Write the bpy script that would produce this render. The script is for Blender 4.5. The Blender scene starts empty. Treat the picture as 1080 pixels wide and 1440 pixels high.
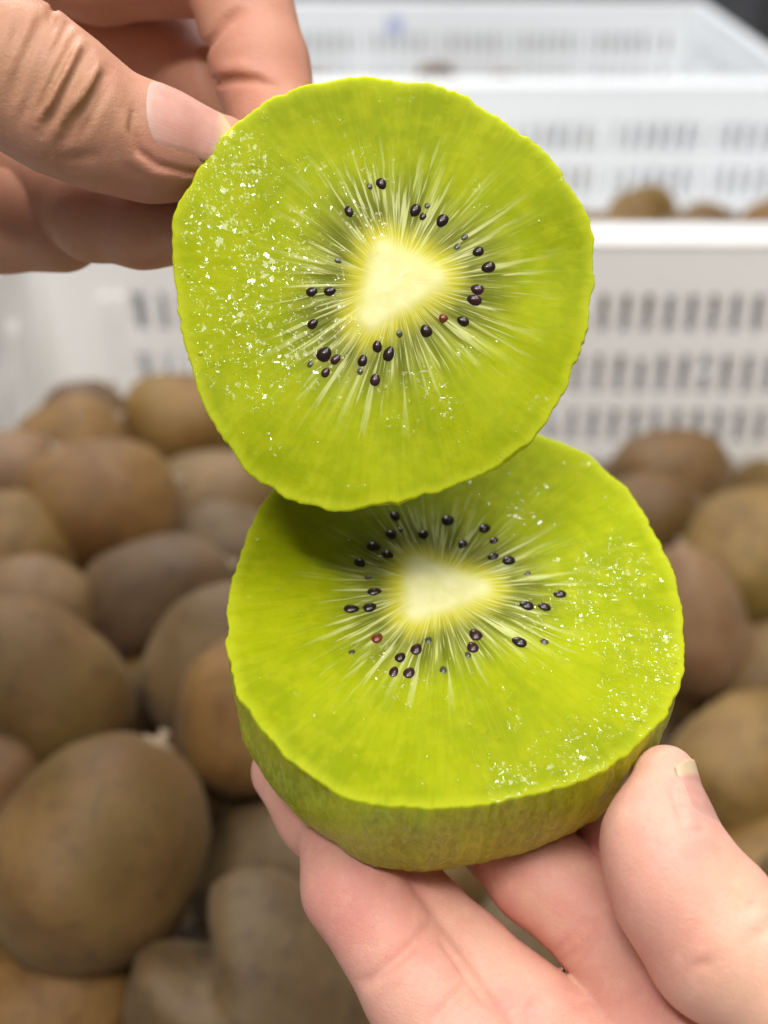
import bpy, math, random
import numpy as np
from mathutils import Vector, Matrix, noise as mnoise

random.seed(7); rng = np.random.default_rng(7)
scene = bpy.context.scene
col = scene.collection

# ------------------------------------------------------------------ camera
PITCH = math.radians(31.0)
CAM = Vector((0.0, 0.0, 0.44))
F = 1700.0                                   # focal length in photo pixels (1080 wide)
cam = bpy.data.cameras.new('camera'); camo = bpy.data.objects.new('camera', cam)
col.objects.link(camo); scene.camera = camo
camo.location = CAM; camo.rotation_euler = (math.pi/2 - PITCH, 0, 0)
cam.sensor_fit = 'HORIZONTAL'; cam.sensor_width = 36.0; cam.lens = F/1080*36.0
cam.clip_start = 0.005; cam.clip_end = 50
cam.dof.use_dof = True; cam.dof.focus_distance = 0.174; cam.dof.aperture_fstop = 16.5
cam.dof.aperture_blades = 0

# ------------------------------------------------------------------ light
world = bpy.data.worlds.new('World'); scene.world = world; world.use_nodes = True
bg = world.node_tree.nodes['Background']
bg.inputs['Color'].default_value = (1.0, 0.985, 0.96, 1); bg.inputs['Strength'].default_value = 0.12
def area(name, loc, target, size, power, color):
    l = bpy.data.lights.new(name, 'AREA'); l.energy = power; l.color = color
    l.shape = 'RECTANGLE'; l.size = size[0]; l.size_y = size[1]
    o = bpy.data.objects.new(name, l); col.objects.link(o); o.location = loc
    o.rotation_euler = (Vector(target)-Vector(loc)).to_track_quat('-Z', 'Y').to_euler()
    return o
area('ceiling_panel', (0.18, -0.18, 1.82), (0.05, 0.25, 0.25), (1.1, 1.1), 26, (1.0, 0.975, 0.93))
area('ceiling_tube', (0.40, 0.60, 1.70), (0.03, 0.17, 0.35), (0.11, 0.42), 5.5, (1.0, 0.98, 0.95))
area('ceiling_tube', (-0.36, -0.50, 1.66), (-0.02, 0.17, 0.40), (0.42, 0.14), 9.6, (1.0, 0.98, 0.95))
area('ceiling_panel', (-0.5, 2.1, 2.0), (0.0, 1.45, 0.2), (0.9, 0.9), 38, (0.97, 0.98, 1.0))

scene.view_settings.view_transform = 'Standard'; scene.view_settings.look = 'None'
scene.view_settings.exposure = 0.14; scene.view_settings.gamma = 1.0
scene.view_settings.use_curve_mapping = False
scene.render.engine = 'CYCLES'

# ------------------------------------------------------------------ helpers
FW = np.array([0, math.cos(PITCH), -math.sin(PITCH)])
UP = np.array([0, math.sin(PITCH), math.cos(PITCH)])
RT = np.array([1.0, 0, 0])
R_C2W = np.stack([RT, UP, FW], axis=1)       # camera (x right, y up, z away) -> world
CAMN = np.array(CAM)
def c2w(P):                                  # camera-space millimetres -> world metres
    return (np.asarray(P, float)*0.001) @ R_C2W.T + CAMN
def px(x, y, d):                             # point seen at photo pixel, d mm away along the axis
    return np.array([(x-540)*d/F, (720-y)*d/F, d], float)

def tag(o, label=None, cat=None, group=None, kind=None):
    if label: o['label'] = label
    if cat: o['category'] = cat
    if group: o['group'] = group
    if kind: o['kind'] = kind
    return o
def mesh_from(name, V, faces, smooth=True, mat=None):
    me = bpy.data.meshes.new(name)
    V = np.asarray(V, np.float32)
    if isinstance(faces, np.ndarray):
        n, k = faces.shape
        me.vertices.add(len(V)); me.vertices.foreach_set('co', V.ravel())
        me.loops.add(n*k); me.loops.foreach_set('vertex_index', faces.astype(np.int32).ravel())
        me.polygons.add(n); me.polygons.foreach_set('loop_start', np.arange(0, n*k, k, dtype=np.int32))
        me.update(calc_edges=True); me.validate()
    else:
        me.from_pydata(V.tolist(), [], faces)
    if smooth: me.polygons.foreach_set('use_smooth', np.ones(len(me.polygons), bool))
    if mat: me.materials.append(mat)
    me.update()
    return me
def link(name, me, parent=None, loc=None):
    o = bpy.data.objects.new(name, me); col.objects.link(o)
    if parent: o.parent = parent
    if loc is not None: o.location = loc
    return o
def empty(name, loc):
    o = bpy.data.objects.new(name, None); col.objects.link(o); o.location = loc
    o.empty_display_size = 0.01
    return o
def boxes(name, bl, mat, parent=None, bevel=0.0):
    V = []; Fc = []
    for (x0, x1, y0, y1, z0, z1) in bl:
        b = len(V)
        V += [(x0,y0,z0),(x1,y0,z0),(x1,y1,z0),(x0,y1,z0),(x0,y0,z1),(x1,y0,z1),(x1,y1,z1),(x0,y1,z1)]
        Fc += [[b+i for i in f] for f in ((0,3,2,1),(4,5,6,7),(0,1,5,4),(1,2,6,5),(2,3,7,6),(3,0,4,7))]
    o = link(name, mesh_from(name, V, Fc, False, mat), parent)
    if bevel:
        m = o.modifiers.new('b', 'BEVEL'); m.width = bevel; m.segments = 2; m.limit_method = 'ANGLE'
    return o

# ------------------------------------------------------------------ materials
class NT:
    def __init__(s, name):
        s.m = bpy.data.materials.new(name); s.m.use_nodes = True
        s.t = s.m.node_tree; s.b = s.t.nodes['Principled BSDF']
    def n(s, typ, **kw):
        nd = s.t.nodes.new(typ)
        for k, v in kw.items():
            if k in nd.inputs.keys() and not hasattr(nd, k): nd.inputs[k].default_value = v
            else: setattr(nd, k, v)
        return nd
    def l(s, a, b): s.t.links.new(a, b)
    def val(s, x): return x
    def setin(s, sock, x):
        if isinstance(x, (int, float)): sock.default_value = x
        elif isinstance(x, tuple): sock.default_value = x if len(x) == 4 or sock.type == 'VECTOR' else (*x, 1)
        else: s.l(x, sock)
    def math(s, op, a, b=0.0, c=None, clamp=False):
        nd = s.t.nodes.new('ShaderNodeMath'); nd.operation = op; nd.use_clamp = clamp
        s.setin(nd.inputs[0], a); s.setin(nd.inputs[1], b)
        if c is not None: s.setin(nd.inputs[2], c)
        return nd.outputs[0]
    def vmath(s, op, a, b=None, scale=None):
        nd = s.t.nodes.new('ShaderNodeVectorMath'); nd.operation = op
        s.setin(nd.inputs[0], a)
        if b is not None: s.setin(nd.inputs[1], b)
        if scale is not None: s.setin(nd.inputs['Scale'], scale)
        return nd.outputs['Value'] if op in ('LENGTH', 'DOT_PRODUCT') else nd.outputs[0]
    def step(s, x, lo, hi, a=0.0, b=1.0):
        nd = s.t.nodes.new('ShaderNodeMapRange'); nd.interpolation_type = 'SMOOTHSTEP'
        s.setin(nd.inputs[0], x)
        for i, v in enumerate((lo, hi, a, b)): s.setin(nd.inputs[i+1], v)
        return nd.outputs[0]
    def mix(s, f, a, b, blend='MIX'):
        nd = s.t.nodes.new('ShaderNodeMix'); nd.data_type = 'RGBA'; nd.blend_type = blend
        s.setin(nd.inputs[0], f); s.setin(nd.inputs[6], a); s.setin(nd.inputs[7], b)
        return nd.outputs[2]
    def noise(s, vec, scale, detail=3, rough=0.55, dist=0.0):
        nd = s.t.nodes.new('ShaderNodeTexNoise'); s.l(vec, nd.inputs['Vector'])
        nd.inputs['Scale'].default_value = scale; nd.inputs['Detail'].default_value = detail
        nd.inputs['Roughness'].default_value = rough; nd.inputs['Distortion'].default_value = dist
        return nd.outputs['Fac']
    def voronoi(s, vec, scale, feature='F1', rand=1.0):
        nd = s.t.nodes.new('ShaderNodeTexVoronoi'); nd.feature = feature; s.l(vec, nd.inputs['Vector'])
        nd.inputs['Scale'].default_value = scale; nd.inputs['Randomness'].default_value = rand
        return nd.outputs['Distance']
    def obj(s): return s.t.nodes.new('ShaderNodeTexCoord').outputs['Object']
    def attr(s, name):
        nd = s.t.nodes.new('ShaderNodeAttribute'); nd.attribute_name = name; return nd.outputs['Fac']
    def bump(s, h, strength, dist, normal=None):
        nd = s.t.nodes.new('ShaderNodeBump'); s.l(h, nd.inputs['Height'])
        nd.inputs['Strength'].default_value = strength; nd.inputs['Distance'].default_value = dist
        if normal is not None: s.l(normal, nd.inputs['Normal'])
        return nd.outputs['Normal']
    def P(s, **kw):
        for k, v in kw.items(): s.setin(s.b.inputs[k.replace('_', ' ')], v)
        return s.m

def flesh_material():
    s = NT('kiwi_flesh'); o = s.obj()
    cored = s.attr('core_mm'); side = s.attr('side'); rn = s.attr('rn')
    # direction away from the core, so that streaks run radially
    cx = s.attr('dirx'); cy = s.attr('diry')
    cmb = s.t.nodes.new('ShaderNodeCombineXYZ'); s.l(cx, cmb.inputs[0]); s.l(cy, cmb.inputs[1])
    s.setin(cmb.inputs[2], s.math('MULTIPLY', cored, 0.0045))
    d = cmb.outputs[0]
    ray1 = s.noise(d, 8.0, 2, 0.6); ray2 = s.noise(d, 21.0, 2, 0.6); ray3 = s.noise(d, 42.0, 1, 0.5); ray4 = s.noise(d, 30.0, 3, 0.65)
    big = s.noise(o, 55.0, 3, 0.55); mid = s.noise(o, 260.0, 3, 0.6); fine = s.noise(o, 1300.0, 3, 0.6)
    outer = s.mix(s.step(big, 0.35, 0.65), (0.238, 0.286, 0.0015), (0.312, 0.358, 0.0020))
    outer = s.mix(s.math('MULTIPLY', s.step(mid, 0.42, 0.66), 0.35), outer, (0.40, 0.42, 0.006))
    outer = s.mix(s.math('MULTIPLY', s.step(rn, 0.93, 1.0), 0.40), outer, (0.52, 0.55, 0.025))
    outer = s.mix(s.math('MULTIPLY', s.step(ray4, 0.50, 0.70), 0.16), outer, (0.43, 0.47, 0.03))
    outer = s.mix(s.math('MULTIPLY', s.step(ray4, 0.48, 0.32), 0.22), outer, (0.18, 0.26, 0.001))
    # soft pale rays reaching far out into the green flesh
    longr = s.math('MULTIPLY', s.step(ray1, 0.50, 0.72), s.step(cored, 20.0, 6.0))
    outer = s.mix(s.math('MULTIPLY', longr, 0.55), outer, (0.52, 0.56, 0.10))
    # watery seed zone: dark green between thin whitish rays
    zone = s.math('MULTIPLY', s.step(s.math('ADD', cored, s.math('MULTIPLY', ray1, 5.0)), 16.0, 7.0), 1.0)
    zc = s.mix(s.step(ray1, 0.38, 0.62), (0.105, 0.118, 0.010), (0.22, 0.23, 0.05))
    thin = s.step(ray2, 0.53, 0.63)
    zc = s.mix(s.math('MULTIPLY', thin, 0.75), zc, (0.48, 0.49, 0.24))
    zc = s.mix(s.math('MULTIPLY', s.step(ray3, 0.55, 0.66), 0.35), zc, (0.56, 0.56, 0.26))
    c = s.mix(s.math('MULTIPLY', zone, 0.85), outer, zc)
    thin2 = s.math('MULTIPLY', s.step(ray2, 0.55, 0.66), s.step(s.math('ADD', cored, s.math('MULTIPLY', ray1, 12.0)), 25.0, 11.0))
    c = s.mix(s.math('MULTIPLY', thin2, 0.60), c, (0.56, 0.58, 0.24))
    # yellow fringe round the core, then the pale core itself
    j = s.math('ADD', cored, s.math('MULTIPLY', s.math('SUBTRACT', ray2, 0.5), 3.2))
    c = s.mix(s.math('MULTIPLY', s.step(j, 4.8, 0.6), 0.85), c, s.mix(s.step(ray3, 0.4, 0.62), (0.54, 0.49, 0.012), (0.66, 0.62, 0.12)))
    j2 = s.math('ADD', cored, s.math('MULTIPLY', s.math('SUBTRACT', ray3, 0.5), 1.6))
    core = s.mix(s.step(mid, 0.35, 0.65), (0.68, 0.66, 0.30), (0.74, 0.71, 0.38))
    c = s.mix(s.step(j2, 1.8, -1.2), c, core)
    # peeled outside: knife marks, paler fibres, darker green away from the cut face
    mp = s.t.nodes.new('ShaderNodeMapping'); s.l(o, mp.inputs[0]); mp.inputs['Scale'].default_value = (1.0, 1.0, 0.35)
    mp.inputs['Rotation'].default_value = (0.0, 0.5, 0.3)
    fib = s.noise(mp.outputs[0], 900.0, 4, 0.65, 0.6); patch = s.noise(o, 75.0, 2, 0.5)
    sc = s.mix(s.step(fib, 0.40, 0.62), (0.29, 0.33, 0.004), (0.41, 0.45, 0.012))
    sc = s.mix(s.step(patch, 0.42, 0.66), sc, s.mix(s.step(fib, 0.42, 0.6), (0.42, 0.44, 0.004), (0.48, 0.50, 0.010)))
    low = s.step(s.attr('depth_mm'), 12.0, 25.0)
    sc = s.mix(s.math('MULTIPLY', low, 0.35), sc, (0.17, 0.26, 0.010))
    sc = s.mix(s.math('MULTIPLY', s.math('MULTIPLY', s.step(patch, 0.60, 0.74), low), 0.6), sc, (0.27, 0.33, 0.09))
    c = s.mix(side, c, sc)
    # wet, grainy cut surface
    gr = s.voronoi(o, 1500.0); gr2 = s.noise(o, 700.0, 4, 0.65)
    clus = s.step(s.noise(o, 120.0, 2, 0.5), 0.44, 0.64)
    face = s.math('SUBTRACT', 1.0, side)
    h = s.math('ADD', s.math('MULTIPLY', gr2, 0.7), s.math('MULTIPLY', s.math('MULTIPLY', gr, clus), 0.7))
    h = s.math('ADD', h, s.math('MULTIPLY', s.math('MULTIPLY', ray2, s.step(cored, 16.0, 4.0)), 1.4))
    h = s.math('ADD', h, s.math('MULTIPLY', s.math('MULTIPLY', fib, side), 0.8))
    wet = s.attr('wet')
    # tiny wet facets: each cell of juice lies at its own slight angle
    dn = s.t.nodes.new('ShaderNodeTexNoise'); s.l(o, dn.inputs['Vector']); dn.inputs['Scale'].default_value = 1500.0; dn.inputs['Detail'].default_value = 3
    od = s.vmath('ADD', o, s.vmath('SCALE', s.vmath('SUBTRACT', dn.outputs['Color'], (0.5, 0.5, 0.5)), scale=0.0016))
    def facets(scale, size, spread):
        vo = s.t.nodes.new('ShaderNodeTexVoronoi'); s.l(od, vo.inputs['Vector']); vo.inputs['Scale'].default_value = scale
        m = s.step(vo.outputs['Distance'], size, size*0.7)
        t = s.vmath('SCALE', s.vmath('SUBTRACT', vo.outputs['Color'], (0.5, 0.5, 0.5)), scale=spread)
        return m, t
    m1, t1 = facets(820.0, 0.46, 0.50); m2, t2 = facets(1900.0, 0.46, 0.60)
    moist = s.attr('moist')
    lump = s.noise(o, 330.0, 3, 0.65)
    cl1 = s.step(s.math('ADD', moist, s.math('MULTIPLY', s.math('SUBTRACT', lump, 0.5), 2.4)), 0.42, 0.62)
    cl2 = s.step(s.math('ADD', s.math('ADD', moist, 0.13), s.math('MULTIPLY', s.math('SUBTRACT', s.noise(o, 200.0, 3, 0.6), 0.5), 2.0)), 0.34, 0.52)
    m1 = s.math('MULTIPLY', m1, cl1); m2 = s.math('MULTIPLY', s.math('MULTIPLY', m2, cl2), 0.9)
    cw = s.math('MAXIMUM', wet, s.math('ADD', s.math('MAXIMUM', m1, m2), s.step(side, 0.0, 1.0, 0.0, 0.45)), clamp=True)
    geo = s.t.nodes.new('ShaderNodeNewGeometry').outputs['Normal']
    tl = s.mix(m1, t2, t1)
    nb = s.bump(h, 0.10, 0.00042)
    nc = s.vmath('NORMALIZE', s.vmath('ADD', geo, tl))
    s.P(Base_Color=c, Roughness=0.48, Specular_IOR_Level=0.08, Subsurface_Weight=s.math('MULTIPLY', s.math('SUBTRACT', 1.0, wet), 0.55), Subsurface_Scale=0.0034, Normal=nb,
        Coat_Weight=cw, Coat_Roughness=s.step(side, 0.0, 1.0, 0.05, 0.20), Coat_IOR=1.5, Coat_Normal=nc, IOR=1.37)
    s.b.inputs['Subsurface Radius'].default_value = (0.9, 1.0, 0.12)
    return s.m

def seed_material(name, c1, c2, coat=0.45):
    s = NT(name); o = s.obj()
    n = s.noise(o, 900.0, 3)
    s.P(Base_Color=s.mix(n, c1, c2), Roughness=0.32, Coat_Weight=coat, Coat_Roughness=0.05, Specular_IOR_Level=0.2,
        Normal=s.bump(n, 0.25, 0.0002))
    return s.m

def skin_material(name, base, pink, tan, pinkness):
    s = NT(name); o = s.obj()
    red = s.attr('flush'); tn = s.attr('tan')
    a = s.noise(o, 60.0, 3, 0.6); b = s.noise(o, 320.0, 4, 0.6); f = s.noise(o, 1500.0, 3, 0.6)
    c = s.mix(s.math('MULTIPLY', s.step(a, 0.35, 0.68), pinkness), base, pink)
    c = s.mix(s.math('MULTIPLY', red, 0.75), c, pink)
    blot = s.noise(o, 150.0, 2, 0.5)
    c = s.mix(s.math('MULTIPLY', s.step(blot, 0.50, 0.70), 0.35), c, pink)
    c = s.mix(tn, c, tan)
    c = s.mix(s.math('MULTIPLY', s.step(b, 0.45, 0.75), 0.28), c, tuple(min(1, x*1.18+0.02) for x in base))
    c = s.mix(s.math('MULTIPLY', s.step(f, 0.5, 0.8), 0.18), c, tuple(x*0.62 for x in pink))
    vo = s.voronoi(o, 1250.0, 'DISTANCE_TO_EDGE'); vo2 = s.voronoi(o, 2600.0)
    mp = s.t.nodes.new('ShaderNodeMapping'); s.l(o, mp.inputs[0]); mp.inputs['Scale'].default_value = (1, 2.6, 2.6)
    mp.inputs['Rotation'].default_value = (0.3, 0.2, -0.7)
    li = s.noise(mp.outputs[0], 700.0, 3, 0.6)
    h = s.math('ADD', s.math('MULTIPLY', s.step(vo, 0.0, 0.12), 0.45), s.math('MULTIPLY', li, 1.1))
    h = s.math('ADD', h, s.math('MULTIPLY', vo2, 0.35))
    s.P(Base_Color=c, Roughness=s.step(b, 0.3, 0.7, 0.40, 0.54), Normal=s.bump(h, 0.24, 0.00022),
        Subsurface_Weight=0.30, Subsurface_Scale=0.0013, Specular_IOR_Level=0.32, IOR=1.4)
    s.b.inputs['Subsurface Radius'].default_value = (1.0, 0.36, 0.22)
    return s.m

def nail_material():
    s = NT('nail'); o = s.obj(); t = s.attr('along'); e = s.attr('across')
    a = s.noise(o, 300.0, 3)
    mp = s.t.nodes.new('ShaderNodeCombineXYZ'); s.l(e, mp.inputs[0]); s.setin(mp.inputs[1], s.math('MULTIPLY', t, 0.05))
    ridge = s.noise(mp.outputs[0], 34.0, 2, 0.5)
    c = s.mix(s.step(a, 0.3, 0.7), (0.52, 0.260, 0.205), (0.57, 0.305, 0.25))
    c = s.mix(s.step(t, 0.22, 0.02), c, (0.56, 0.37, 0.31))
    c = s.mix(s.step(s.math('ADD', t, s.math('MULTIPLY', a, 0.06)), 0.74, 0.86), c, (0.58, 0.44, 0.28))
    s.P(Base_Color=c, Roughness=0.46, Specular_IOR_Level=0.35, Subsurface_Weight=0.3, Subsurface_Scale=0.0015,
        Normal=s.bump(ridge, 0.25, 0.0002), Coat_Weight=0.06, Coat_Roughness=0.25)
    return s.m

def kiwi_skin(name, base, dark, pale, green):
    s = NT(name); o = s.obj()
    rnd = s.t.nodes.new('ShaderNodeObjectInfo').outputs['Random']
    off = s.vmath('ADD', o, s.vmath('SCALE', (7.1, 3.7, 5.3), scale=rnd))
    a = s.noise(off, 42.0, 4, 0.6); b = s.noise(off, 160.0, 4, 0.65); f = s.noise(off, 1400.0, 3, 0.6)
    c = s.mix(s.step(a, 0.38, 0.62), base, pale)
    c = s.mix(s.math('MULTIPLY', s.step(s.noise(off, 26.0, 2), 0.50, 0.68), 0.45), c, green)
    c = s.mix(s.math('MULTIPLY', s.step(b, 0.50, 0.72), 0.6), c, dark)
    c = s.mix(s.math('MULTIPLY', s.step(f, 0.45, 0.7), 0.35), c, tuple(x*0.5 for x in dark))
    hs = s.t.nodes.new('ShaderNodeHueSaturation'); s.l(c, hs.inputs['Color'])
    hs.inputs['Saturation'].default_value = 1.08
    s.setin(hs.inputs['Value'], s.step(rnd, 0.0, 1.0, 0.56, 0.95)); s.setin(hs.inputs['Hue'], s.step(s.math('FRACT', s.math('MULTIPLY', rnd, 7.3)), 0.0, 1.0, 0.494, 0.508))
    h = s.math('ADD', s.math('MULTIPLY', b, 0.6), f)
    s.P(Base_Color=hs.outputs[0], Roughness=0.62, Normal=s.bump(h, 0.5, 0.0006), Sheen_Weight=0.12, Sheen_Roughness=0.45,
        Sheen_Tint=(0.80, 0.66, 0.46))
    return s.m

def plastic(name, c, c2, rough=0.42):
    s = NT(name); o = s.obj()
    a = s.noise(o, 9.0, 5, 0.65); b = s.noise(o, 70.0, 4, 0.6)
    k = s.mix(s.math('MULTIPLY', s.step(a, 0.45, 0.75), 0.6), c, c2)
    k = s.mix(s.math('MULTIPLY', s.step(b, 0.62, 0.76), 0.35), k, tuple(x*0.7 for x in c2))
    s.P(Base_Color=k, Roughness=s.step(b, 0.3, 0.7, rough-0.06, rough+0.1), Normal=s.bump(b, 0.15, 0.001))
    return s.m

M_FLESH = flesh_material()
M_SEED = seed_material('seed_black', (0.011, 0.006, 0.005), (0.026, 0.012, 0.009))
M_SEEDR = seed_material('seed_red', (0.105, 0.018, 0.006), (0.16, 0.035, 0.010))
M_SEEDB = seed_material('seed_brown', (0.022, 0.008, 0.008), (0.045, 0.014, 0.012))
M_SEEDF = seed_material('seed_sunk', (0.035, 0.036, 0.016), (0.070, 0.075, 0.025))
M_SKIN_D = skin_material('skin_back_of_hand', (0.50, 0.265, 0.175), (0.55, 0.235, 0.17), (0.38, 0.20, 0.105), 0.5)
M_SKIN_P = skin_material('skin_palm', (0.75, 0.425, 0.325), (0.72, 0.295, 0.245), (0.70, 0.44, 0.29), 0.70)
M_NAIL = nail_material()
M_KIWI = [kiwi_skin('kiwi_skin_brown', (0.180, 0.090, 0.027), (0.080, 0.036, 0.011), (0.25, 0.138, 0.046), (0.190, 0.117, 0.025)),
          kiwi_skin('kiwi_skin_grey', (0.175, 0.096, 0.041), (0.074, 0.038, 0.016), (0.23, 0.140, 0.068), (0.165, 0.108, 0.036)),
          kiwi_skin('kiwi_skin_olive', (0.185, 0.101, 0.030), (0.082, 0.043, 0.013), (0.25, 0.148, 0.050), (0.165, 0.115, 0.022))]
M_STEM = plastic('stem_wood', (0.26, 0.19, 0.12), (0.12, 0.08, 0.05), 0.8)
M_TIP = plastic('kiwi_tip', (0.10, 0.065, 0.035), (0.05, 0.03, 0.02), 0.85)
M_CRATE = plastic('white_plastic', (0.90, 0.89, 0.87), (0.80, 0.77, 0.73))
M_CRATE2 = plastic('bluish_white_plastic', (0.84, 0.86, 0.88), (0.77, 0.78, 0.80))
M_FLOOR = plastic('concrete', (0.33, 0.32, 0.31), (0.22, 0.21, 0.20), 0.75)
M_DARK = plastic('dark_plastic', (0.055, 0.055, 0.06), (0.03, 0.03, 0.035), 0.5)
M_BLUE = plastic('blue_print', (0.42, 0.46, 0.72), (0.50, 0.54, 0.74), 0.6)

# ------------------------------------------------------------------ ground and crates
fl = boxes('ground', [(-4, 4, -3, 6, -0.05, -0.004)], M_FLOOR); tag(fl, kind='structure')

def crate(x0, x1, y0, y1, H, mat, label, rot=0.0, z0=0.0, slot_rows=None, solid=0.030):
    """Open plastic crate: inner faces at x0..x1, y0..y1, rim at height H; every wall is pierced by rows of slots."""
    cx, cy = (x0+x1)/2, (y0+y1)/2
    r = empty('plastic_crate', (cx, cy, z0)); r.rotation_euler.z = rot
    tag(r, label, 'crate', 'white plastic crates')
    hx, hy = (x1-x0)/2, (y1-y0)/2; T = 0.0028
    rows = slot_rows or [(H-0.060, H-0.034), (H-0.103, H-0.075), (H-0.139, H-0.114)]
    rows = rows + [(0.022, H-0.152)] if H-0.152 > 0.035 else rows
    boxes('base', [(-hx, hx, -hy, hy, 0.0, 0.004)], mat, r)
    for side in range(4):
        L = hx if side % 2 == 0 else hy; D = hy if side % 2 == 0 else hx
        bl = []
        zs = sorted(rows)
        zlist = [0.0]+[v for p in zs for v in p]+[H]
        for i in range(0, len(zlist), 2):             # solid bands
            bl.append((-L, L, 0, T, zlist[i], zlist[i+1]))
        pitch = 0.0136; e = solid
        n = int((2*L-2*e)/pitch); p = (2*L-2*e)/n
        for (a, b) in zs:                              # bars between the slots
            bl.append((-L, -L+e, 0, T, a, b)); bl.append((L-e, L, 0, T, a, b))
            for k in range(1, n):
                x = -L+e+k*p
                if k % 7 == 0 and solid < 0.04: bl.append((x-0.0068, x+0.0068, 0, T, a, b))
                else: bl.append((x-0.0039, x+0.0039, 0, T, a, b))
        w = boxes('wall_panel', bl, mat, r)
        rb = []
        for k in range(0, n+1, 7):                     # outside ribs
            x = -L+e+k*p; rb.append((x-0.0018, x+0.0018, T, T+0.007, 0.004, H-0.03))
        rb.append((-L, L, T, T+0.006, H-0.034, H-0.0305))
        boxes('rib', rb, mat, w)
        if solid > 0.04:
            for sg in (-1, 1):
                for dx in (0.006, 0.016):
                    boxes('inner_rib', [(sg*(L-e+dx)-0.002, sg*(L-e+dx)+0.002, -0.004, 0.0005, 0.01, H-0.036)], mat, w)
        ang = (math.pi, math.pi/2, 0, -math.pi/2)[side]
        # local +y points outwards
        ang = (0, -math.pi/2, math.pi, math.pi/2)[side]
        w.rotation_euler.z = ang
        dv = Vector((0, D, 0)); dv.rotate(Matrix.Rotation(ang, 3, 'Z')); w.location = dv
    # rolled rim
    W = 0.013; pr = [(-0.001, 0.0), (0.004, 0.0022), (W-0.003, 0.0022), (W, 0.0), (W+0.0005, -0.012), (W-0.002, -0.012), (W-0.003, -0.002), (-0.001, -0.002)]
    V = []; Fc = []
    for (sx, sy) in ((-1,-1),(1,-1),(1,1),(-1,1)):
        for (o_, z) in pr: V.append((sx*(hx+o_), sy*(hy+o_), H+z))
    m = len(pr)
    for i in range(4):
        for j in range(m):
            a, b = i*m+j, i*m+(j+1) % m; c_, d_ = ((i+1) % 4)*m+(j+1) % m, ((i+1) % 4)*m+j
            Fc.append([a, d_, c_, b])
    rim = link('rim', mesh_from('rim', V, Fc, False, mat), r)
    # corner posts inside
    for (sx, sy) in ((-1,-1),(1,-1),(1,1),(-1,1)):
        q = 0.012
        V = [(sx*hx, sy*hy, 0.004), (sx*(hx-q), sy*hy, 0.004), (sx*hx, sy*(hy-q), 0.004)]
        V += [(a, b, H-0.001) for (a, b, c_) in V]
        link('corner_post', mesh_from('corner_post', V, [[0,1,2],[3,5,4],[0,3,4,1],[1,4,5,2],[2,5,3,0]], False, mat), r)
    return r
RIM = 0.20
c1 = crate(-0.226, 0.330, 0.085, 0.722, RIM, M_CRATE, 'white slotted crate the hands hold the cut kiwi over, heaped with brown kiwis', math.radians(-0.6), solid=0.062)
crate(-0.30, 0.42, 0.756, 1.172, RIM, M_CRATE2, 'white slotted crate next behind the heaped one, kiwis level with its near rim', math.radians(-0.5))
c3 = crate(-0.35, 0.398, 1.205, 1.66, RIM, M_CRATE2, 'farthest white slotted crate, nearly empty, beside the dark box', math.radians(-0.5))
M_BLOCKER = plastic('dark_blocker', (0.12, 0.072, 0.038), (0.07, 0.04, 0.02), 0.85)
boxes('bounce_blocker', [(-0.272, 0.272, -0.312, 0.312, 0.0045, 0.0075)], M_BLOCKER, c1)  # unseen dark sheet, added to stop the white base bouncing light upward
mk = boxes('printed_mark', [(-0.010, 0.010, -0.0016, -0.0002, 0.0, 0.018)], M_BLUE, c3); mk.location = (-0.012, 0.2275, 0.166)
db = empty('dark_box', (0.70, 1.90, 0)); tag(db, 'dark grey plastic box standing past the corner of the farthest white crate', 'box')
boxes('body', [(-0.2, 0.2, -0.16, 0.16, 0, 0.40)], M_DARK, db, 0.01)
boxes('lid', [(-0.207, 0.207, -0.167, 0.167, 0.4005, 0.425)], M_DARK, db, 0.006)

# ------------------------------------------------------------------ whole kiwis
def kiwi_mesh(name, seed, mat, cleft=False):
    nu, nv = 40, 28; V = []; Fc = []
    for j in range(nv+1):
        t = math.pi*j/nv; z = math.cos(t); rr = math.sin(t)
        for i in range(nu):
            a = 2*math.pi*i/nu
            x, y = rr*math.cos(a), rr*math.sin(a)
            sq = 1.0+0.05*math.cos(2*a+seed)*rr
            k = 0.80*sq*(1-0.05*z)*(1+0.07*math.sin(2*t)**2)
            zz = z*(1 - 0.045*math.exp(-(rr/0.16)**2))
            if cleft:
                g = math.exp(-((x-0.05)/0.20)**2)*max(0, z)**1.1
                zz -= 0.52*g; x *= 1.0+0.22*max(0, z)
            d = 1+0.075*mnoise.noise(Vector((x*1.4+seed*3.1, y*1.4, zz*1.4)))+0.015*mnoise.noise(Vector((x*5+seed, y*5, zz*5)))
            V.append((x*k*d*0.03, y*k*d*0.03, zz*d*0.03))
    for j in range(nv):
        for i in range(nu):
            a = j*nu+i; b = j*nu+(i+1) % nu
            Fc.append([a, a+nu, b+nu, b])
    return mesh_from(name, V, Fc, True, mat)
K_MESH = [kiwi_mesh('kiwifruit', i*1.7, M_KIWI[i % 3]) for i in range(6)]
K_CLEFT = kiwi_mesh('kiwifruit_cleft', 4.0, M_KIWI[1], True)
def stub_mesh():
    V = []; Fc = []; n = 10
    prof = [(0.0044, 0.0280), (0.0040, 0.0298), (0.0017, 0.0300), (0.0014, 0.0322), (0.0017, 0.0330), (0.0, 0.0332)]
    for r_, z in prof:
        for i in range(n):
            a = 2*math.pi*i/n; V.append((r_*math.cos(a)*(1+0.12*math.sin(3*a)), r_*math.sin(a), z))
    for j in range(len(prof)-1):
        for i in range(n): Fc.append([j*n+i, j*n+(i+1) % n, (j+1)*n+(i+1) % n, (j+1)*n+i])
    return mesh_from('stem_scar', V, Fc, True, M_STEM)
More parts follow.
